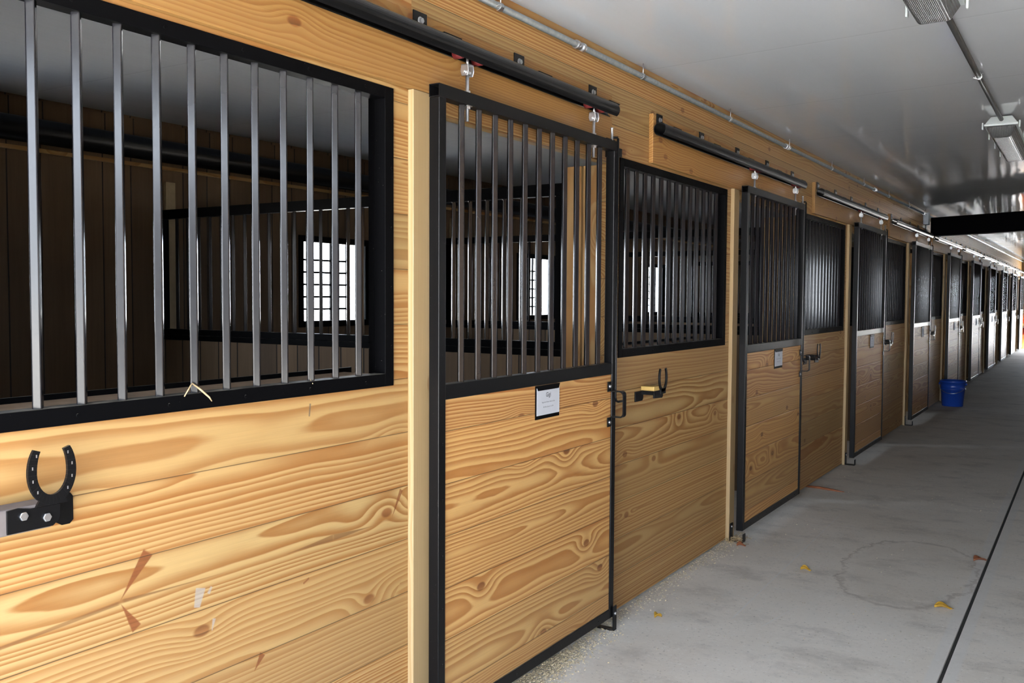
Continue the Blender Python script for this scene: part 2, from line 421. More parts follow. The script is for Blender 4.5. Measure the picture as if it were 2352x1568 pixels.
for k in range(N): lm.box(-0.165, -0.12, 0.775 + k * P, 2.32 + k * P, 0.0, 1.184)
struct(lm.build('wall_left_lining', 'plankx'))
# outer walls with one window opening behind every stall
WY, WW, WZ0, WZ1 = 2.362, 0.37, 1.255, 1.850
def outer_wall(xa, xb):
    w = MB(); y = YN
    for k in range(5):
        c = WY + k * P
        w.box(xa, xb, y, c - WW, 0, 2.7); w.box(xa, xb, c - WW, c + WW, 0, WZ0); w.box(xa, xb, c - WW, c + WW, WZ1, 2.7)
        y = c + WW
    w.box(xa, xb, y, YF, 0, 2.7)
    return w
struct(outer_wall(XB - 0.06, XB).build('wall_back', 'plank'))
struct(outer_wall(6.80, 6.86).build('wall_outer', 'plank'))
# end walls with the aisle's doorways
e = MB(); e.box(-3.3, 0.15, YN - 0.06, YN, 0, 2.8); e.box(3.5, 7.0, YN - 0.06, YN, 0, 2.8); e.box(0.15, 3.5, YN - 0.06, YN, 2.44, 2.8)
struct(e.build('wall_near', 'siding'))
e = MB(); e.box(-3.3, 0.27, YF, YF + 0.06, 0, 2.8); e.box(2.3, 7.0, YF, YF + 0.06, 0, 2.8); e.box(0.27, 2.3, YF, YF + 0.06, 2.12, 2.8)
struct(e.build('wall_far', 'end'))
# stall partitions: plank walls under the grilles, posts at the aisle
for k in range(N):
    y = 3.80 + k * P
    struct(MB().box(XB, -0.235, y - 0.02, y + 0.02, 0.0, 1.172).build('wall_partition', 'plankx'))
    p = MB().box(-0.135, -0.041, y - 0.04, y + 0.04, 0.0, 2.034); p.box(-0.232, -0.143, y - 0.045, y + 0.045, 0.0, 2.034)
    struct(p.build('trim_post', 'post'))
    if k: continue
# batten on the outer wall at each partition, dark beam along the wall head
for k in range(4):
    struct(MB().box(XB, XB + 0.02, 3.845 + k * P, 3.915 + k * P, 1.0, 2.15).build('trim_batten', 'whitewood'))
struct(MB().box(XB, XB + 0.02, 0.76, YF, 2.222, 2.244).build('trim_wall_head', 'wallr'))
mb = MB().tube([(XB + 0.075, 0.76, 2.325), (XB + 0.075, YF, 2.325 )], 0.068, 20)
struct(mb.build('trim_dark_beam', 'satin'))
mb = MB().box(XB, XB + 0.03, 0.76, YF, 2.40, 2.50)
struct(mb.build('trim_rafter_plate', 'plank'))

# vertical battens and track boards on the stall fronts
for k in range(N):
    s = k * P
    struct(MB().box(0.0, 0.0225, 2.3215 + s, 2.4105 + s, 0.0, 2.087).build('trim_batten_front', 'trim', bevel=0.002, org=(0.0, 2.36 + s, 0.0)))
    struct(MB().box(0.0, 0.0228, 1.122 + s, 3.722 + s, 2.0875, 2.322).build('trim_track_board', 'board', bevel=0.002))

# windows: black frame, bars, cross rods
def window_rods(c, x):
    r = MB()
    for q in range(6): r.box(x - 0.012, x - 0.002, c - WW, c + WW, WZ0 + 0.075 + q * 0.092, WZ0 + 0.088 + q * 0.092)
    return r
for k in range(5):
    c = WY + k * P
    f = MB(); x0, x1 = XB - 0.02, XB + 0.015
    f.box(x0, x1, c - WW - 0.035, c - WW + 0.006, WZ0 - 0.04, WZ1 + 0.04); f.box(x0, x1, c + WW - 0.006, c + WW + 0.035, WZ0 - 0.04, WZ1 + 0.04)
    f.box(x0, x1, c - WW, c + WW, WZ0 - 0.04, WZ0 + 0.006); f.box(x0, x1, c - WW, c + WW, WZ1 - 0.006, WZ1 + 0.04)
    fo = struct(f.build('window_%d' % (k + 1), 'black'))
    if k < 4:
        rr = MB()
        for q in range(5): rr.box(XB - 0.055, XB - 0.046, c - WW, c + 0.17, WZ0 + 0.085 + q * 0.092, WZ0 + 0.100 + q * 0.092)
        for q in (-0.13, -0.02, 0.06, 0.16): rr.box(XB - 0.055, XB - 0.040, c + q, c + q + 0.018, WZ0, WZ1)
        rr.build('window_bars', 'black', fo)
        MB().box(XB - 0.05, XB - 0.02, c + 0.27, c + WW, WZ0, WZ1).build('window_shutter', 'greybox', fo)

# ------------------------------------------------------------------ fixed grille panels
def make_grille():
    org = (0.0, (GY0 + GY1) / 2, GZ0)
    t = thing('grille_panel', org, 'black barred grille panel in the pine stall front nearest the camera', 'grille', 'grille panels of the stall fronts')
    def B(mb, n, m='black', **k): return mb.build(n, m, t, org, **k)
    xf, xb = 0.006, -0.038
    f = MB()
    f.box(xb, xf, GY0, GY0 + 0.04, GZ0, GZ1); f.box(xb, xf, GY1 - 0.04, GY1, GZ0, GZ1)
    f.box(xb, xf, GY0 + 0.04, GY1 - 0.04, GZ0, GZ0 + 0.039); f.box(xb, xf, GY0 + 0.04, GY1 - 0.04, GZ1 - 0.036, GZ1)
    k = f; yc = [GY0 + 0.16 + 0.231 * i for i in range(6)]
    for y in yc:
        for z in (GZ0 + 0.018, GZ1 - 0.018): k.tube([(xf, y, z), (xf + 0.0022, y, z)], [0.0055, 0.0035], 8)
    for z in (GZ0 + 0.12, GZ0 + 0.30, GZ0 + 0.48, GZ0 + 0.66, GZ0 + 0.80):
        for y in (GY0 + 0.013, GY1 - 0.012): k.tube([(xf, y, z), (xf + 0.0022, y, z)], [0.0055, 0.0035], 8)
    B(f, 'frame', bevel=0.0018)
    B(MB().box(-0.165, -0.0385, GY0 + 0.035, GY1 - 0.035, GZ0 + 0.012, GZ0 + 0.036), 'sill', 'sill', bevel=0.001)
    bf = MB(); bf.box(-0.172, -0.1655, GY0, GY1, GZ0 - 0.01, GZ0 + 0.049)
    bf.box(-0.060, -0.038, GY1 - 0.040, GY1 - 0.034, GZ0 + 0.037, GZ1 - 0.03)
    bf.box(-0.060, -0.038, GY0 + 0.034, GY0 + 0.040, GZ0 + 0.037, GZ1 - 0.03)
    B(bf, 'back_flange')
    b0 = bar_mesh('bar', 0, GZ1 - GZ0 - 0.07).build('bar', 'bar', t)
    for i in range(13):
        b = b0 if i == 0 else b0.copy()
        if i: COL.objects.link(b); b.parent = t
        b.location = (-0.014, 0.918 + 0.099 * i - org[1], 0.037)
    return t
grille0 = make_grille()
for k in range(1, N):
    c = copy_tree(grille0); c.location.y += k * P
    c['label'] = 'black barred grille panel in the pine wall, %s from the near end of the aisle' % ORD[k]

# ------------------------------------------------------------------ sliding doors
DOY0, DOY1, DXB, DXF, DOZ0, DOZ1 = 2.365, 3.648, 0.050, 0.090, 0.060, 2.106
def make_door():
    org = (0.07, (DOY0 + DOY1) / 2, DOZ0)
    t = thing('sliding_stall_door', org, 'black framed sliding stall door nearest the camera, bars above orange pine planks', 'door', 'sliding stall doors')
    def B(mb, n, m='satin', par=t, **k): return mb.build(n, m, par, org, **k)
    for ya, yb, ys in ((DOY0, DOY0 + 0.037, DOY0 + 0.02), (DOY1 - 0.037, DOY1, DOY1 - 0.012)):
        k = MB().box(DXB, DXF, ya, yb, DOZ0, DOZ1 - 0.0405)
        for z in (0.27, 0.45, 0.62, 0.80, 0.98): k.tube([(DXF, ys, z), (DXF + 0.002, ys, z)], [0.005, 0.003], 8)
        B(k, 'stile', bevel=0.003)
    w = 0.003                                                     # top rail: hollow tube, open at the near end
    h = MB(); z0, z1 = DOZ1 - 0.04, DOZ1
    h.box(DXB, DXF, DOY0, DOY1, z0, z0 + w); h.box(DXB, DXF, DOY0, DOY1, z1 - w, z1)
    h.box(DXB, DXB + w, DOY0, DOY1, z0 + w, z1 - w); h.box(DXF - w, DXF, DOY0, DOY1, z0 + w, z1 - w)
    B(h, 'top_rail')
    B(MB().box(DXB, DXF - 0.001, DOY0 + 0.037, DOY1 - 0.037, 1.119, 1.168), 'middle_rail', bevel=0.003)
    k = MB().box(DXB, DXF - 0.001, DOY0 + 0.037, DOY1 - 0.037, DOZ0, DOZ0 + 0.042)
    for i in range(7): k.tube([(DXF - 0.001, DOY0 + 0.15 + 0.165 * i, DOZ0 + 0.02), (DXF + 0.001, DOY0 + 0.15 + 0.165 * i, DOZ0 + 0.02)], [0.005, 0.003], 8)
    B(k, 'bottom_rail', bevel=0.003)
    B(MB().box(DXB + 0.006, DXF - 0.006, DOY0 + 0.036, DOY1 - 0.036, DOZ0 + 0.041, 1.120), 'plank_panel', 'door')
    b0 = bar_mesh('bar', 0, DOZ1 - 0.041 - 1.168).build('bar', 'bar', t)
    for i in range(11):
        b = b0 if i == 0 else b0.copy()
        if i: COL.objects.link(b); b.parent = t
        b.location = (0.0, 2.512 + 0.0997 * i - org[1], 1.168 - DOZ0)
    # two trolley hangers
    for y in (2.545, 3.455):
        a = MB()
        pr = []
        for q in range(9):
            aa = math.radians(-100 + 200 * q / 8)
            pr.append((0.016 * math.sin(aa), 0.022 * math.cos(aa)))
        for dy in (-0.017, 0.014):                                # cheeks of the clevis
            o_ = [(0.07 - 0.013, 2.200), (0.07 - 0.016, 2.178), (0.07 - 0.011, 2.163), (0.07 + 0.011, 2.163), (0.07 + 0.016, 2.178), (0.07 + 0.013, 2.200)]
            a.prism(o_, 'y', y + dy, y + dy + 0.003)
        a.box(0.057, 0.083, y - 0.017, y + 0.017, 2.196, 2.2005)
        a.tube([(0.07, y - 0.024, 2.176), (0.07, y + 0.024, 2.176)], 0.0055, 10)
        a.tube([(0.07, y, 2.222), (0.07, y, 2.20)], 0.005, 8)
        hg = B(a, 'trolley_hanger', 'zinc', bevel=0.001)
        bo = MB().tube([(0.07, y, 2.186), (0.07, y, 2.018)], 0.0058, 12)
        for z in (2.168, 2.107, 2.057):
            pts = [(0.07 + 0.0115 * math.cos(math.radians(60 * q)), y + 0.0115 * math.sin(math.radians(60 * q))) for q in range(6)]
            bo.prism(pts, 'z', z, z + 0.009)
        bo.tube([(0.07, y, 2.0655), (0.07, y, 2.067)], 0.017, 16)
        B(bo, 'hanger_bolt', 'zinc', hg)
        wm = MB()
        for dy in (-0.055, 0.055): wm.tube([(0.058, y + dy, 2.224), (0.090, y + dy, 2.224)], 0.0165, 16)
        B(wm, 'wheel', 'red', hg)
    # pull handle: flat bar bent to a bracket
    hy = 3.600
    a = MB(); x0, x1 = DXF, 0.150
    a.box(x0, x0 + 0.004, 3.565, 3.598, 1.048, 1.090); a.box(x0, x0 + 0.004, 3.565, 3.598, 0.898, 0.938)
    th, r = 0.0045, 0.016
    path = [(x0, 1.050)]
    for q in range(5):
        an = math.radians(90 - 90 * q / 4); path.append((x1 - r + r * math.cos(an), 1.050 - r + r * math.sin(an)))
    for q in range(5):
        an = math.radians(-90 * q / 4); path.append((x1 - r + r * math.cos(an), 0.936 + r + r * math.sin(an)))
    path.append((x0, 0.936))
    cx, cz = (x0 + x1) / 2 - 0.01, 0.993
    inner = []
    for (px, pz) in path:
        inner.append((px - th if px > x0 + 0.02 else px, pz + (th if pz < cz else -th) if abs(pz - cz) > 0.03 else pz))
    a.strip(list(zip(path, inner)), 'y', hy - 0.002, hy + 0.026)
    ho = B(a, 'handle', 'satin', bevel=0.0)
    a = MB()
    for z in (1.070, 0.917): a.tube([(DXF + 0.004, 3.580, z), (DXF + 0.010, 3.580, z)], [0.0095, 0.005], 12)
    B(a, 'handle_bolt', 'zinc', ho)
    # drop rod on the closing stile
    a = MB().tube([(0.098, 3.627, 2.118), (0.098, 3.627, 1.02), (0.100, 3.631, 1.005), (0.104, 3.642, 1.0), (0.108, 3.672, 1.0)], 0.0052, 10)
    a.tube([(0.075, 3.605, 2.120), (0.098, 3.625, 2.121)], 0.0052, 8)
    ro = B(a, 'drop_rod', 'satin')
    a = MB().tube([(0.082, 3.600, 2.106), (0.082, 3.600, 2.155), (0.082, 3.600, 2.160)], [0.0055, 0.0055, 0.008], 10)
    B(a, 'rod_bolt', 'zinc', ro)
    a = MB().box(0.055, 0.085, 3.55, 3.625, 2.1065, 2.1115); a.box(0.045, 0.090, 3.649, 3.653, 2.045, 2.085); a.box(0.025, 0.088, 3.653, 3.690, 2.048, 2.083)
    B(a, 'latch_plate', 'satin', bevel=0.001)
    return t
door0 = make_door()
for k in range(1, N):
    c = copy_tree(door0); c.location.y += k * P
    c['label'] = 'black barred sliding stall door over pine planks, %s from the near end' % ORD[k]

# ------------------------------------------------------------------ door tracks
def make_track():
    org = (0.074, 2.35, 2.237)
    t = thing('door_track', org, 'round black door track tube above the stall door nearest the camera', 'track', 'door tracks')
    ro, ri = 0.031, 0.028
    pr = []
    for q in range(25):
        a = math.radians(-90 + 32 + (296) * q / 24)
        pr.append(((org[0] + ro * math.cos(a), org[2] + ro * math.sin(a)), (org[0] + ri * math.cos(a), org[2] + ri * math.sin(a))))
    tb = MB().strip(pr, 'y', 1.082, 3.628)
    o = tb.build('tube', 'satin', t, org, merge=True)
    for f in o.data.polygons: f.use_smooth = True
    md = o.modifiers.new('split', 'EDGE_SPLIT'); md.split_angle = math.radians(35)
    for i in range(5):
        y = 1.17 + 0.59 * i if i else 1.19
        b = MB().box(0.0229, 0.027, y - 0.034, y + 0.034, 2.268, 2.326); b.box(0.027, 0.080, y + 0.055, y + 0.150, 2.2685, 2.2725)
        b.box(0.0229, 0.027, y + 0.034, y + 0.150, 2.262, 2.2725)
        bo = b.build('bracket', 'satin', t, org)
        k = MB(); pts = [(y + 0.009 * math.cos(math.radians(60 * q)), 2.299 + 0.009 * math.sin(math.radians(60 * q))) for q in range(6)]
        k.prism(pts, 'x', 0.027, 0.036)
        k.tube([(0.027, y, 2.299), (0.0285, y, 2.299)], 0.013, 14)
        k.build('bracket_bolt', 'zinc', bo, org)
    return t
track0 = make_track()
for k in range(1, N):
    c = copy_tree(track0); c.location.y += k * P
    c['label'] = 'round black track tube above the %s sliding stall door from the near end' % ORD[k]

# ------------------------------------------------------------------ partition grilles inside the stalls
def make_partition():
    y = 3.80; org = (-1.7, y, 1.172)
    t = thing('partition_grille', org, 'black barred partition grille behind the nearest stall door and first grille panel', 'grille', 'partition grilles between the stalls')
    a = MB(); x0, x1 = XB + 0.01, -0.24
    B = lambda mb, n, **k: mb.build(n, 'black', t, org, **k)
    a.box(x0, x1, y - 0.02, y + 0.02, 1.1725, 1.2035); a.box(x0, x1, y - 0.014, y + 0.014, 1.2035, 1.2395)
    B(a, 'bottom_rail', bevel=0.002)
    B(MB().box(x0, x1, y - 0.02, y + 0.02, 1.912, 1.968), 'top_rail', bevel=0.002)
    B(MB().box(x1 - 0.045, x1, y - 0.025, y + 0.025, 1.2396, 1.9119), 'stile', bevel=0.002)
    B(MB().box(x0, x0 + 0.06, y - 0.025, y + 0.025, 1.2396, 1.9119), 'stile', bevel=0.002)
    b0 = bar_mesh('bar', 0, 1.9125 - 1.239).build('bar', 'bar', t)
    n = 27
    for i in range(n):
        b = b0 if i == 0 else b0.copy()
        if i: COL.objects.link(b); b.parent = t
        b.location = (x1 - 0.045 - 0.097 - 0.0985 * i - org[0], 0, 1.239 - org[2])
    return t
part0 = make_partition()
for k in range(1, 5):
    c = copy_tree(part0); c.location.y += k * P
    c['label'] = 'black barred partition grille inside the stalls, %s partition from the near end' % ORD[k]

# ------------------------------------------------------------------ name card holders
def make_card():
    org = (DXF - 0.006, 3.061, 0.996)
    t = thing('name_card_holder', org, 'black card holder with white printed name card on the nearest stall door', 'card holder', 'name card holders on the doors')
    xa = DXF - 0.006
    y0, y1 = 2.971, 3.151
    MB().box(xa, xa + 0.003, y0, y1, 0.992, 1.117).build('holder', 'black', t, org)
    c = MB().box(xa + 0.003, xa + 0.0042, y0 + 0.007, y1 - 0.002, 1.006, 1.109)
    co = c.build('card', 'card', t, org)
    MB().prism([(y0, 1.118), (y1, 1.118), (y1 - 0.010, 1.099), (y0 + 0.014, 1.099)], 'x', xa + 0.0043, xa + 0.006).build('flap', 'black', t, org)
    bm = bmesh.new()
    for txt, size, zz in (('Gigi', 0.023, 1.073), ('Registered Name: Bonnie Gala', 0.0078, 1.051), ('Birthday: January 1st, 06', 0.0078, 1.033)):
        cu = bpy.data.curves.new('txt', 'FONT'); cu.body = txt; cu.size = size; cu.align_x = 'CENTER'
        if size > 0.02: cu.offset = 0.0004
        ob = bpy.data.objects.new('txt', cu); COL.objects.link(ob)
        me = bpy.data.meshes.new_from_object(ob)
        R = Matrix(((0, 0, 1, xa + 0.0045), (1, 0, 0, 3.063), (0, 1, 0, zz), (0, 0, 0, 1)))
        me.transform(R); bm.from_mesh(me)
        bpy.data.objects.remove(ob); bpy.data.curves.remove(cu); bpy.data.meshes.remove(me)
    bmesh.ops.translate(bm, verts=bm.verts, vec=-Vector(org))
    me = bpy.data.meshes.new('lettering'); bm.to_mesh(me); bm.free(); me.materials.append(M['ink'])
    o = bpy.data.objects.new('lettering', me); COL.objects.link(o); o.parent = co
    return t
card0 = make_card()
for k in range(1, 8):
    c = copy_tree(card0); c.location.y += k * P
    c['label'] = 'white name card in a black holder on the %s stall door from the near end' % ORD[k]

# ------------------------------------------------------------------ horseshoe hooks
def shoe(m, cx, cz, x0, x1, w, h, band):
    """upright horseshoe, open end up, in the plane of the wall"""
    pr = []
    for q in range(29):
        u = -1 + 2 * q / 28
        ang = math.radians(-90 + u * 136)
        e = 0.80 if math.sin(ang) > 0 else 1.0
        sc = abs(math.cos(ang)) ** e
        sx = math.copysign(sc, math.cos(ang))
        py, pz = cx + w * sx, cz + h * math.sin(ang)
        iy, iz = cx + (w - band) * sx, cz + (h - band * (1.1 if math.sin(ang) < 0 else 0.35)) * math.sin(ang)
        pr.append(((py, pz), (iy, iz)))
    m.strip(pr, 'x', x0, x1)
def make_hook(kind, label, y0, group='horseshoe hooks on the stall fronts'):
    org = (0.0, y0 + 0.08, 0.95)
    t = thing('horseshoe_hook', org, label, 'hook', group)
    B = lambda mb, n, m='satin', **k: mb.build(n, m, t, org, **k)
    if kind == 'A':
        B(MB().box(0.0, 0.052, y0 - 0.13, y0 + 0.065, 0.978, 1.030), 'block', 'block', bevel=0.003)
        a = MB().prism([(y0 - 0.028, 0.981), (y0 + 0.066, 0.981), (y0 + 0.078, 0.990), (y0 + 0.082, 1.000), (y0 + 0.082, 1.024), (y0 + 0.02, 1.024), (y0 - 0.005, 1.030), (y0 - 0.028, 1.028)], 'x', 0.0521, 0.056)
        a.prism([(0.0039, y0 + 0.080), (0.0520, y0 + 0.0665), (0.0520, y0 + 0.0715), (0.0039, y0 + 0.100)], 'z', 0.996, 1.022)
        B(a, 'plate', bevel=0.0008)
        B(MB().prism([(y0 + 0.0665, 0.996), (y0 + 0.118, 0.964), (y0 + 0.136, 0.964), (y0 + 0.144, 0.972), (y0 + 0.144, 1.022), (y0 + 0.138, 1.030), (y0 + 0.118, 1.030), (y0 + 0.0665, 1.022)], 'x', 0.0005, 0.0038), 'wall_plate', bevel=0.0008)
        s = MB(); shoe(s, y0 + 0.066, 1.091, 0.0505, 0.0575, 0.0515, 0.067, 0.0185)
        s.prism([(y0 + 0.030, 1.0242), (y0 + 0.098, 1.0242), (y0 + 0.090, 1.042), (y0 + 0.042, 1.042)], 'x', 0.0509, 0.0571)
        n = MB()
        for q in (-1, 1):
            for j in range(4):
                an = math.radians(-90 + q * (48 + 27 * j))
                n.box(0.0575, 0.0579, y0 + 0.066 + 0.043 * math.cos(an) - 0.0012, y0 + 0.066 + 0.043 * math.cos(an) + 0.0012, 1.091 + 0.056 * math.sin(an) - 0.003, 1.091 + 0.056 * math.sin(an) + 0.003)
        B(s, 'horseshoe', bevel=0.0006, extra=(n, 'zinc'))
        for yy, zz in ((y0 + 0.004, 1.012), (y0 + 0.052, 1.001)):
            b = MB(); pts = [(yy + 0.0092 * math.cos(math.radians(60 * q)), zz + 0.0092 * math.sin(math.radians(60 * q))) for q in range(6)]
            b.prism(pts, 'x', 0.056, 0.061)
            B(b, 'bolt', 'zinc', bevel=0.0012)
    else:
        B(MB().box(0.0, 0.070, y0 + 0.10, y0 + 0.165, 1.004, 1.026), 'block', 'blocky' if kind == 'B' else 'satin', bevel=0.004)
        a = MB().prism([(y0 + 0.03, 0.955), (y0 + 0.11, 0.955), (y0 + 0.12, 0.965), (y0 + 0.12, 1.003), (y0 + 0.03, 1.003)], 'x', 0.0, 0.006)
        a.prism([(y0 + 0.10, 0.970), (y0 + 0.20, 0.965), (y0 + 0.21, 0.972), (y0 + 0.21, 1.003), (y0 + 0.10, 1.003)], 'x', 0.064, 0.0699)
        a.box(0.0, 0.070, y0 + 0.10, y0 + 0.106, 0.985, 1.003)
        B(a, 'plate', bevel=0.001)
        s = MB(); shoe(s, y0 + 0.195, 1.060, 0.0705, 0.0775, 0.0515, 0.067, 0.0165)
        s.prism([(y0 + 0.165, 0.985), (y0 + 0.225, 0.985), (y0 + 0.225, 1.012), (y0 + 0.165, 1.012)], 'x', 0.070, 0.0775)
        B(s, 'horseshoe', bevel=0.0008, merge=True)
    return t
make_hook('A', 'black horseshoe hook with two silver bolts on the pine wall nearest the camera', 1.035)
make_hook('B', 'black horseshoe hook with a yellow wood block, on the second pine panel', 4.010)
hook0 = make_hook('C', 'small black horseshoe hook on the third pine panel, beyond the second door', 7.03)
for k in range(1, 6):
    c = copy_tree(hook0); c.location.y += k * P
    c['label'] = 'small black horseshoe hook beside the handle of the %s stall door' % ORD[k + 1]

# ------------------------------------------------------------------ door guides at the floor
def make_guide(y, label):
    org = (0.07, y, 0.0)
    t = thing('door_guide', org, label, 'door guide', 'roller guides at the foot of the doors')
    a = MB().box(0.0226, 0.028, y - 0.022, y + 0.022, 0.0, 0.105); a.box(0.028, 0.105, y - 0.022, y + 0.022, 0.0, 0.005); a.box(0.101, 0.106, y - 0.022, y + 0.022, 0.005, 0.050)
    a.build('bracket', 'satin', t, org, bevel=0.001)
    b = MB().tube([(0.028, y, 0.085), (0.034, y, 0.085)], [0.008, 0.005], 10)
    b.build('bolt', 'zinc', t, org)
    return t
for k in range(1, 4):
    make_guide(2.352 + k * P, 'small black roller guide at the foot of the post beside the %s stall door' % ORD[k])
g0 = thing('door_guide', (0.07, 3.648, 0.0), 'small black roller guide at the far bottom corner of the nearest stall door', 'door guide', 'roller guides at the foot of the doors')
a = MB().box(0.010, 0.098, 3.632, 3.664, 0.0, 0.006); a.box(0.0925, 0.098, 3.632, 3.664, 0.006, 0.108)
a.build('bracket', 'satin', g0, (0.07, 3.648, 0.0), bevel=0.001)
MB().tube([(0.098, 3.648, 0.075), (0.103, 3.648, 0.075)], [0.008, 0.005], 10).build('bolt', 'zinc', g0, (0.07, 3.648, 0.0))

# ------------------------------------------------------------------ conduits
def conduit_wall():
    t = thing('wall_conduit', (0.03, 2.0, 2.46), 'galvanised conduit pipe clipped along the top of the pine wall under the ceiling', 'conduit')
    org = (0.03, 2.0, 2.46)
    zf = lambda y: 2.449 + 0.0036 * y
    MB().tube([(0.03, YN, zf(YN)), (0.03, YF, zf(YF))], 0.0125, 14).build('pipe', 'gal', t, org)
    for i in range(9):
        y = 3.40 + 3.01 * i
        a = MB()
        for q in (-0.034, 0.018): a.tube([(0.03, y + q, zf(y)), (0.03, y + q + 0.018, zf(y))], 0.0175, 14)
        a.tube([(0.03, y - 0.03, zf(y)), (0.03, y + 0.03, zf(y))], 0.0150, 14)
        a.build('coupling', 'zinc', t, org)
    for i in range(16):
        y = 2.80 + 1.22 * i
        a = MB()
        a.tube([(0.034, y, zf(y)), (0.034, y, ceil_z(0.03, y) - 0.001)], 0.0025, 6)
        pr = []
        for q in range(9):
            an = math.radians(-110 + 250 * q / 8)
            pr.append(((0.03 + 0.0155 * math.cos(an), zf(y) + 0.0155 * math.sin(an)), (0.03 + 0.0128 * math.cos(an), zf(y) + 0.0128 * math.sin(an))))
        a.strip(pr, 'y', y - 0.012, y + 0.008)
        a.tube([(0.044, y - 0.012, zf(y)), (0.048, y - 0.035, zf(y) - 0.006), (0.045, y - 0.045, zf(y) - 0.012)], 0.002, 6)
        a.build('clip', 'zinc', t, org)
conduit_wall()
LX = 1.315
t = thing('ceiling_conduit', (LX, 5.0, 2.55), 'dark conduit pipe running between the two lights under the white ceiling', 'conduit')
org = (LX, 5.0, 2.55)
MB().tube([(LX, 3.60, ceil_z(LX, 3.6) - 0.026), (LX, 6.47, ceil_z(LX, 6.47) - 0.026)], 0.0125, 14).build('pipe', 'pipe', t, org)
a = MB(); y = 5.16; zc = ceil_z(LX, y) - 0.026
a.tube([(LX + 0.004, y, zc), (LX + 0.004, y, zc + 0.0255)], 0.003, 6); a.tube([(LX - 0.022, y - 0.03, zc - 0.008), (LX, y, zc - 0.014), (LX + 0.018, y - 0.01, zc + 0.012)], 0.003, 6)
a.tube([(LX, y - 0.008, zc), (LX, y + 0.008, zc)], 0.0155, 12)
a.build('clip', 'zinc', t, org)
# ------------------------------------------------------------------ sealed ceiling lights
def make_light(y0, label):
    y1 = y0 + 1.30; zc = ceil_z(LX, (y0 + y1) / 2) - 0.006
    org = (LX, (y0 + y1) / 2, zc)
    t = thing('ceiling_light', org, label, 'light', 'sealed aisle lights on the ceiling')
    hw = 0.088
    bm = MB()
    top = [(LX - 0.055, zc), (LX + 0.055, zc)]
    # tapered tray
    def loft(b, lo, hi):
        A = [b.bm.verts.new(p) for p in lo]; Bq = [b.bm.verts.new(p) for p in hi]
        b.bm.faces.new(A[::-1]); b.bm.faces.new(Bq)
        for i in range(4): b.bm.faces.new((A[i], A[(i + 1) % 4], Bq[(i + 1) % 4], Bq[i]))
    def rect(h, ya, yb, z): return [(LX - h, ya, z), (LX + h, ya, z), (LX + h, yb, z), (LX - h, yb, z)]
    loft(bm, rect(hw, y0 + 0.005, y1 - 0.005, zc - 0.045), rect(0.058, y0 + 0.03, y1 - 0.03, zc))
    bm.box(LX - hw - 0.005, LX + hw + 0.005, y0, y1, zc - 0.060, zc - 0.0452)
    bm.build('housing', 'lightbody', t, org, bevel=0.004)
    b = MB(); loft(b, rect(0.052, y0 + 0.055, y1 - 0.055, zc - 0.125), rect(hw - 0.004, y0 + 0.008, y1 - 0.008, zc - 0.0605))
    b.build('lens', 'lens', t, org, bevel=0.012, seg=3)
    b = MB().box(LX - 0.036, LX + 0.036, y0 + 0.06, y1 - 0.06, zc - 0.062, zc - 0.0608)
    for i in range(2): b.tube([(LX - 0.022 + 0.044 * i, y0 + 0.08, zc - 0.080), (LX - 0.022 + 0.044 * i, y1 - 0.08, zc - 0.080)], 0.012, 10)
    b.build('tube_lamp', 'lightbody', t, org)
    for i in range(4):
        y = y0 + 0.012 + (y1 - y0 - 0.024) * i / 3
        for sgn in (-1, 1):
            x = LX + sgn * (hw + 0.008)
            MB().box(min(x, x + sgn * 0.009), max(x, x + sgn * 0.009), y - 0.011, y + 0.011, zc - 0.078, zc - 0.036).build('clip', 'lightbody', t, org, bevel=0.003)
make_light(2.42, 'sealed white ceiling light with ribbed clear lens, cut by the top of the photo')
make_light(6.45, 'sealed white ceiling light at the far end of the dark ceiling conduit')

# ------------------------------------------------------------------ cross beam, junction box
a = MB()
bx0, bx1 = 0.045, 3.66
A = [(bx0, 12.9, 2.245), (bx0, 13.08, 2.245), (bx0, 13.08, 2.478), (bx0, 12.9, 2.478)]
Bq = [(bx1, 11.2, 2.245), (bx1, 11.38, 2.245), (bx1, 11.38, 2.478), (bx1, 11.2, 2.478)]
va = [a.bm.verts.new(p) for p in A]; vb = [a.bm.verts.new(p) for p in Bq]
a.bm.faces.new(va); a.bm.faces.new(vb[::-1])
for i in range(4): a.bm.faces.new((va[i], vb[i], vb[(i + 1) % 4], va[(i + 1) % 4]))
struct(a.build('crossbeam', 'black', bevel=0.01))
org = (0.03, 12.62, 2.35)
t = thing('junction_box', org, 'tall grey electrical box high on the wall beside the black crossbeam', 'junction box')
MB().box(0.0, 0.062, 12.60, 12.72, 2.372, 2.520).build('box', 'greybox', t, org, bevel=0.004)
MB().tube([(0.03, 12.62, 2.372), (0.03, 12.62, 2.325)], 0.010, 10).build('conduit_stub', 'gal', t, org)

# ------------------------------------------------------------------ bucket
bx, by = 0.235, 13.95
t = thing('bucket', (bx, by, 0.0), 'blue plastic bucket standing on the concrete by the far stall doors', 'bucket')
prof = [(0.0, 0.0), (0.128, 0.0), (0.132, 0.006), (0.150, 0.225), (0.158, 0.228), (0.159, 0.238), (0.152, 0.240), (0.158, 0.318), (0.168, 0.320), (0.169, 0.345), (0.163, 0.350), (0.155, 0.345), (0.150, 0.30), (0.126, 0.01), (0.0, 0.008)]
MB().lathe(prof, 40).build('body', 'blue', t, bevel=0.0)
hp = [(0.172 * math.cos(math.radians(a)), 0.172 * math.sin(math.radians(a)), 0.30 - 0.055 * math.sin(math.radians(a))) for a in range(180, 361, 12)]
hp = [(x, y, 0.30 + 0.12 * (y / 0.172)) for x, y, z in hp]
MB().tube(hp, 0.003, 8).build('bail_handle', 'zinc', t)
a = MB()
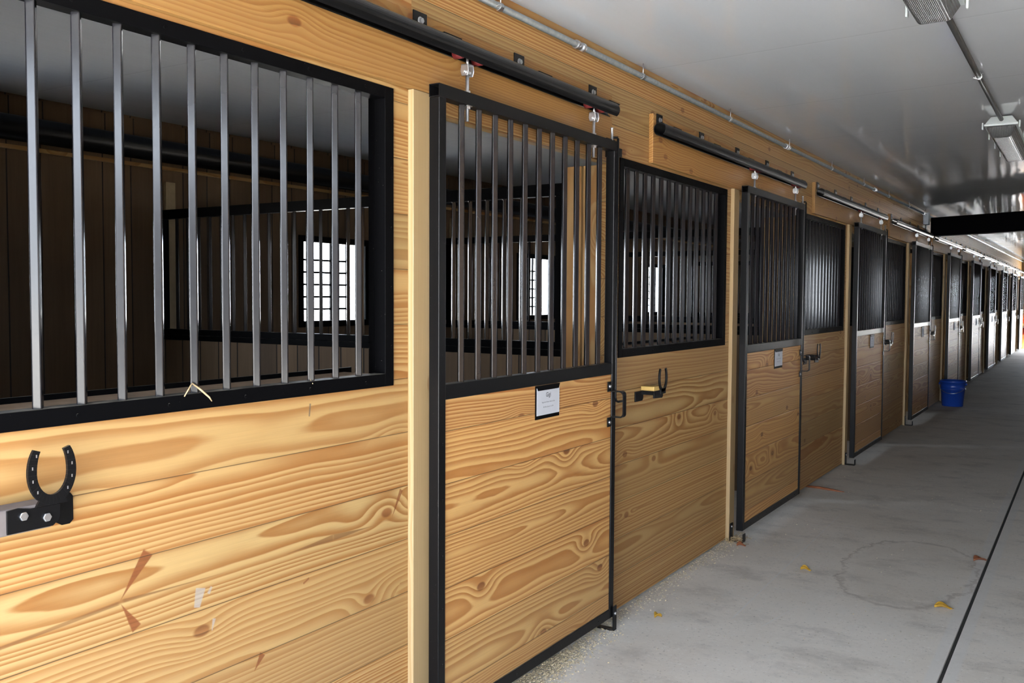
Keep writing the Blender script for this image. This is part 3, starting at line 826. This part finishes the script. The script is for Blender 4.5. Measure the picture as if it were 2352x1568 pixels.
for sg in (-1, 1): a.tube([(sg * 0.155, 0, 0.30), (sg * 0.176, 0, 0.30)], 0.016, 12)
a.build('handle_lug', 'blue', t)

# ------------------------------------------------------------------ fire extinguisher at the far end
ex, ey, ez = 0.155, YF - 0.085, 0.42
t = thing('fire_extinguisher', (ex, ey, ez), 'red fire extinguisher hung on the wooden wall at the far end of the aisle', 'fire extinguisher')
MB().lathe([(0.0, 0.0), (0.068, 0.0), (0.075, 0.012), (0.075, 0.40), (0.066, 0.445), (0.03, 0.475), (0.022, 0.485), (0.022, 0.50), (0.0, 0.50)], 24).build('cylinder', 'redpaint', t)
MB().lathe([(0.0755, 0.20), (0.0760, 0.20), (0.0760, 0.33), (0.0755, 0.33)], 24).build('label_band', 'card', t)
a = MB().box(-0.014, 0.014, -0.07, 0.02, 0.505, 0.525); a.box(-0.012, 0.012, -0.06, 0.0, 0.53, 0.54); a.tube([(0, 0, 0.49), (0, 0, 0.53)], 0.012, 10)
a.build('valve_head', 'satin', t)
MB().tube([(0.02, 0, 0.51), (0.09, -0.02, 0.49), (0.098, -0.02, 0.35), (0.085, -0.02, 0.15)], 0.011, 10).build('hose', 'satin', t)
MB().box(-0.02, 0.02, 0.075, 0.085, 0.25, 0.52).build('bracket', 'satin', t)

# ------------------------------------------------------------------ litter: leaves, straw, shavings
def leaf(x, y, rz, size, m, label):
    a = MB(); n = 9; rows = []
    for i in range(n):
        u = i / (n - 1); w = size * 0.36 * math.sin(math.pi * min(1, u * 1.02 + 0.01)) ** 0.8
        rows.append([a.bm.verts.new(((u - 0.5) * size, v * w, 0.004 + 0.012 * abs(v) * (1 + 0.4 * math.sin(5 * u)) + 0.006 * math.sin(4 * u))) for v in (-1, -0.5, 0, 0.5, 1)])
    for i in range(n - 1):
        for k in range(4): a.bm.faces.new((rows[i][k], rows[i + 1][k], rows[i + 1][k + 1], rows[i][k + 1]))
    a.tube([(size * 0.45, 0, 0.005), (size * 0.62, 0.006, 0.004)], 0.0012, 5)
    o = a.build('fallen_leaf', m); o.location = (x, y, 0.0); o.rotation_euler.z = rz
    md = o.modifiers.new('solid', 'SOLIDIFY'); md.thickness = 0.0012
    tag(o, label, 'leaf')
leaf(1.270, 4.735, 0.3, 0.075, 'leafy', 'yellow fallen leaf on the concrete beside the dark floor joint')
leaf(1.335, 5.72, 0.8, 0.085, 'leafo', 'reddish fallen leaf lying against the dark floor joint')
leaf(0.565, 5.01, 0.2, 0.05, 'leafy', 'small orange fallen leaf on the concrete in front of the second door')
leaf(0.193, 3.90, 1.2, 0.045, 'leafy', 'tiny yellow leaf on the concrete near the foot of the nearest door')
leaf(0.12, 5.30, 0.5, 0.05, 'leafo', 'small rust leaf on the concrete near the hay tuft')
a = MB().tube([(-0.09, 0.14, 0.006), (-0.02, 0.03, 0.007), (0.02, -0.06, 0.006), (0.06, -0.15, 0.005)], [0.008, 0.011, 0.009, 0.003], 6)
o = a.build('bark_strip', 'leafo'); o.location = (0.13, 7.25, 0.0); o.rotation_euler.z = 0.9
tag(o, 'thin reddish strip of bark on the floor near the third post', 'bark')
# straws caught on the nearest grille
a = MB().tube([(0.010, 1.462, 1.208), (0.002, 1.488, 1.232), (-0.002, 1.494, 1.236), (0.006, 1.510, 1.222), (0.014, 1.532, 1.200), (0.016, 1.538, 1.190)], [0.0014, 0.0018, 0.002, 0.0026, 0.0022, 0.0012], 6)
tag(a.build('straw_stalk', 'straw'), 'bent pale straw stalk caught on the lower rail of the nearest grille', 'straw')
a = MB().tube([(0.008, 1.892, 1.205), (-0.02, 1.905, 1.222), (-0.04, 1.925, 1.216)], 0.0013, 5)
tag(a.build('straw_stalk', 'straw'), 'short straw stalk lying on the sill of the nearest grille', 'straw')
# shavings along the wall foot, heaped at the nearest door
rs = random.Random(11)
a = MB()
def flake(x, y, z, s):
    th = rs.uniform(0, 6.28); dx, dy = math.cos(th) * s, math.sin(th) * s; w = rs.uniform(0.3, 0.7)
    tz = rs.uniform(0.0, 0.5) * s; c = rs.uniform(0.001, 0.003)
    v = [a.bm.verts.new(p) for p in ((x, y, z + 0.0005), (x + dx, y + dy, z + tz), (x + dx - dy * w, y + dy + dx * w, z + tz + c), (x - dy * w, y + dx * w, z + c))]
    w2 = [a.bm.verts.new((q.co.x, q.co.y, q.co.z + 0.0008)) for q in v]
    a.bm.faces.new(v[::-1]); a.bm.faces.new(w2)
    for i in range(4): a.bm.faces.new((v[i], v[(i + 1) % 4], w2[(i + 1) % 4], w2[i]))
for i in range(2600):
    y = rs.gauss(3.02, 0.26); hh = max(0.0, 1 - abs(y - 3.02) / 0.5)
    d = abs(rs.gauss(0, 0.055)); flake(0.035 + d, y, max(0, 0.022 * hh * (1 - d / 0.11)) * rs.random(), rs.uniform(0.003, 0.009))
for i in range(900):
    y = rs.uniform(3.2, 5.6); flake(0.0 + abs(rs.gauss(0.0, 0.05)), y, 0, rs.uniform(0.003, 0.009))
for i in range(420):
    flake(rs.uniform(0.0, 1.3) ** 1.2, rs.uniform(2.9, 8.5), 0, rs.uniform(0.002, 0.006))
tag(a.build('wood_shavings', 'shav'), 'pale wood shavings scattered along the foot of the pine wall', 'shavings', kind='stuff')
a = MB()
for i in range(70):
    y = rs.gauss(5.40, 0.06); x = 0.02 + abs(rs.gauss(0, 0.05)); th = rs.uniform(0, 6.28); l = rs.uniform(0.02, 0.07)
    z = rs.uniform(0.002, 0.02)
    a.tube([(x, y, z), (x + math.cos(th) * l * 0.5, y + math.sin(th) * l * 0.5, z + rs.uniform(0, 0.015)), (x + math.cos(th) * l, y + math.sin(th) * l, z + rs.uniform(-0.001, 0.008))], 0.0012, 4)
tag(a.build('hay', 'straw'), 'small tuft of loose hay at the foot of the second post', 'hay', kind='stuff')

# ------------------------------------------------------------------ daylight
w = bpy.data.worlds.new('overcast_sky'); SC.world = w; w.use_nodes = True
nt = w.node_tree; nt.nodes.clear()
out = nt.nodes.new('ShaderNodeOutputWorld'); bg = nt.nodes.new('ShaderNodeBackground'); nt.links.new(bg.outputs[0], out.inputs[0])
tc = nt.nodes.new('ShaderNodeTexCoord'); sp = nt.nodes.new('ShaderNodeSeparateXYZ'); nt.links.new(tc.outputs['Generated'], sp.inputs[0])
mr = nt.nodes.new('ShaderNodeMapRange'); nt.links.new(sp.outputs[2], mr.inputs[0]); mr.inputs[1].default_value = 0.0; mr.inputs[2].default_value = 0.7
mx = nt.nodes.new('ShaderNodeMix'); mx.data_type = 'RGBA'; nt.links.new(mr.outputs[0], mx.inputs[0])
mx.inputs[6].default_value = (0.84, 0.91, 1.0, 1); mx.inputs[7].default_value = (0.60, 0.76, 1.0, 1)
nt.links.new(mx.outputs[2], bg.inputs[0]); bg.inputs[1].default_value = 15.0
sun = bpy.data.lights.new('sun', 'SUN'); sun.energy = 150.0; sun.angle = math.radians(0.6); sun.color = (1.0, 0.95, 0.87)
so = bpy.data.objects.new('sun', sun); COL.objects.link(so); so.location = (10, 60, 60)
so.rotation_euler = Vector((0.45, 0.12, 0.88)).to_track_quat('Z', 'Y').to_euler()
def portal(name, loc, rot, sx, sy):
    l = bpy.data.lights.new(name, 'AREA'); l.shape = 'RECTANGLE'; l.size = sx; l.size_y = sy; l.cycles.is_portal = True
    o = bpy.data.objects.new(name, l); COL.objects.link(o); o.location = loc; o.rotation_euler = rot
portal('portal_near', (1.825, YN - 0.02, 1.22), (math.radians(90), 0, 0), 3.35, 2.44)          # faces +y
portal('portal_far', (1.285, YF + 0.02, 1.06), (math.radians(-90), 0, 0), 2.03, 2.12)          # faces -y
for k in range(3):
    portal('portal_window_left', (XB - 0.055, WY + k * P, 1.55), (0, math.radians(-90), 0), 0.6, 0.74)
    portal('portal_window_right', (6.855, WY + k * P, 1.55), (0, math.radians(90), 0), 0.6, 0.74)

# ------------------------------------------------------------------ camera
cam = bpy.data.cameras.new('camera'); co = bpy.data.objects.new('camera', cam); COL.objects.link(co)
cam.sensor_width = 36.0; cam.sensor_fit = 'HORIZONTAL'; cam.lens = 36.0 * 2150.0 / 2352.0; cam.clip_start = 0.05; cam.clip_end = 300
ya, pi_, ro = math.radians(31.810112), math.radians(2.722243), math.radians(0.317308)
fwd = Vector((-math.sin(ya) * math.cos(pi_), math.cos(ya) * math.cos(pi_), -math.sin(pi_)))
r0 = Vector((math.cos(ya), math.sin(ya), 0.0)); u0 = r0.cross(fwd)
R = r0 * math.cos(ro) + u0 * math.sin(ro); U = -r0 * math.sin(ro) + u0 * math.cos(ro)
mw = Matrix((R, U, -fwd)).transposed().to_4x4(); mw.translation = Vector((1.8254, 0.0, 1.4465))
co.matrix_world = mw
SC.camera = co
vs = SC.view_settings
SC.display_settings.display_device = 'sRGB'
vs.view_transform = 'Standard'; vs.look = 'None'; vs.exposure = 0.8; vs.gamma = 1.0; vs.use_curve_mapping = False
SC.cycles.max_bounces = 10; SC.cycles.diffuse_bounces = 1; SC.cycles.glossy_bounces = 4
SC.cycles.sample_clamp_indirect = 8.0; SC.cycles.caustics_reflective = False; SC.cycles.caustics_refractive = False
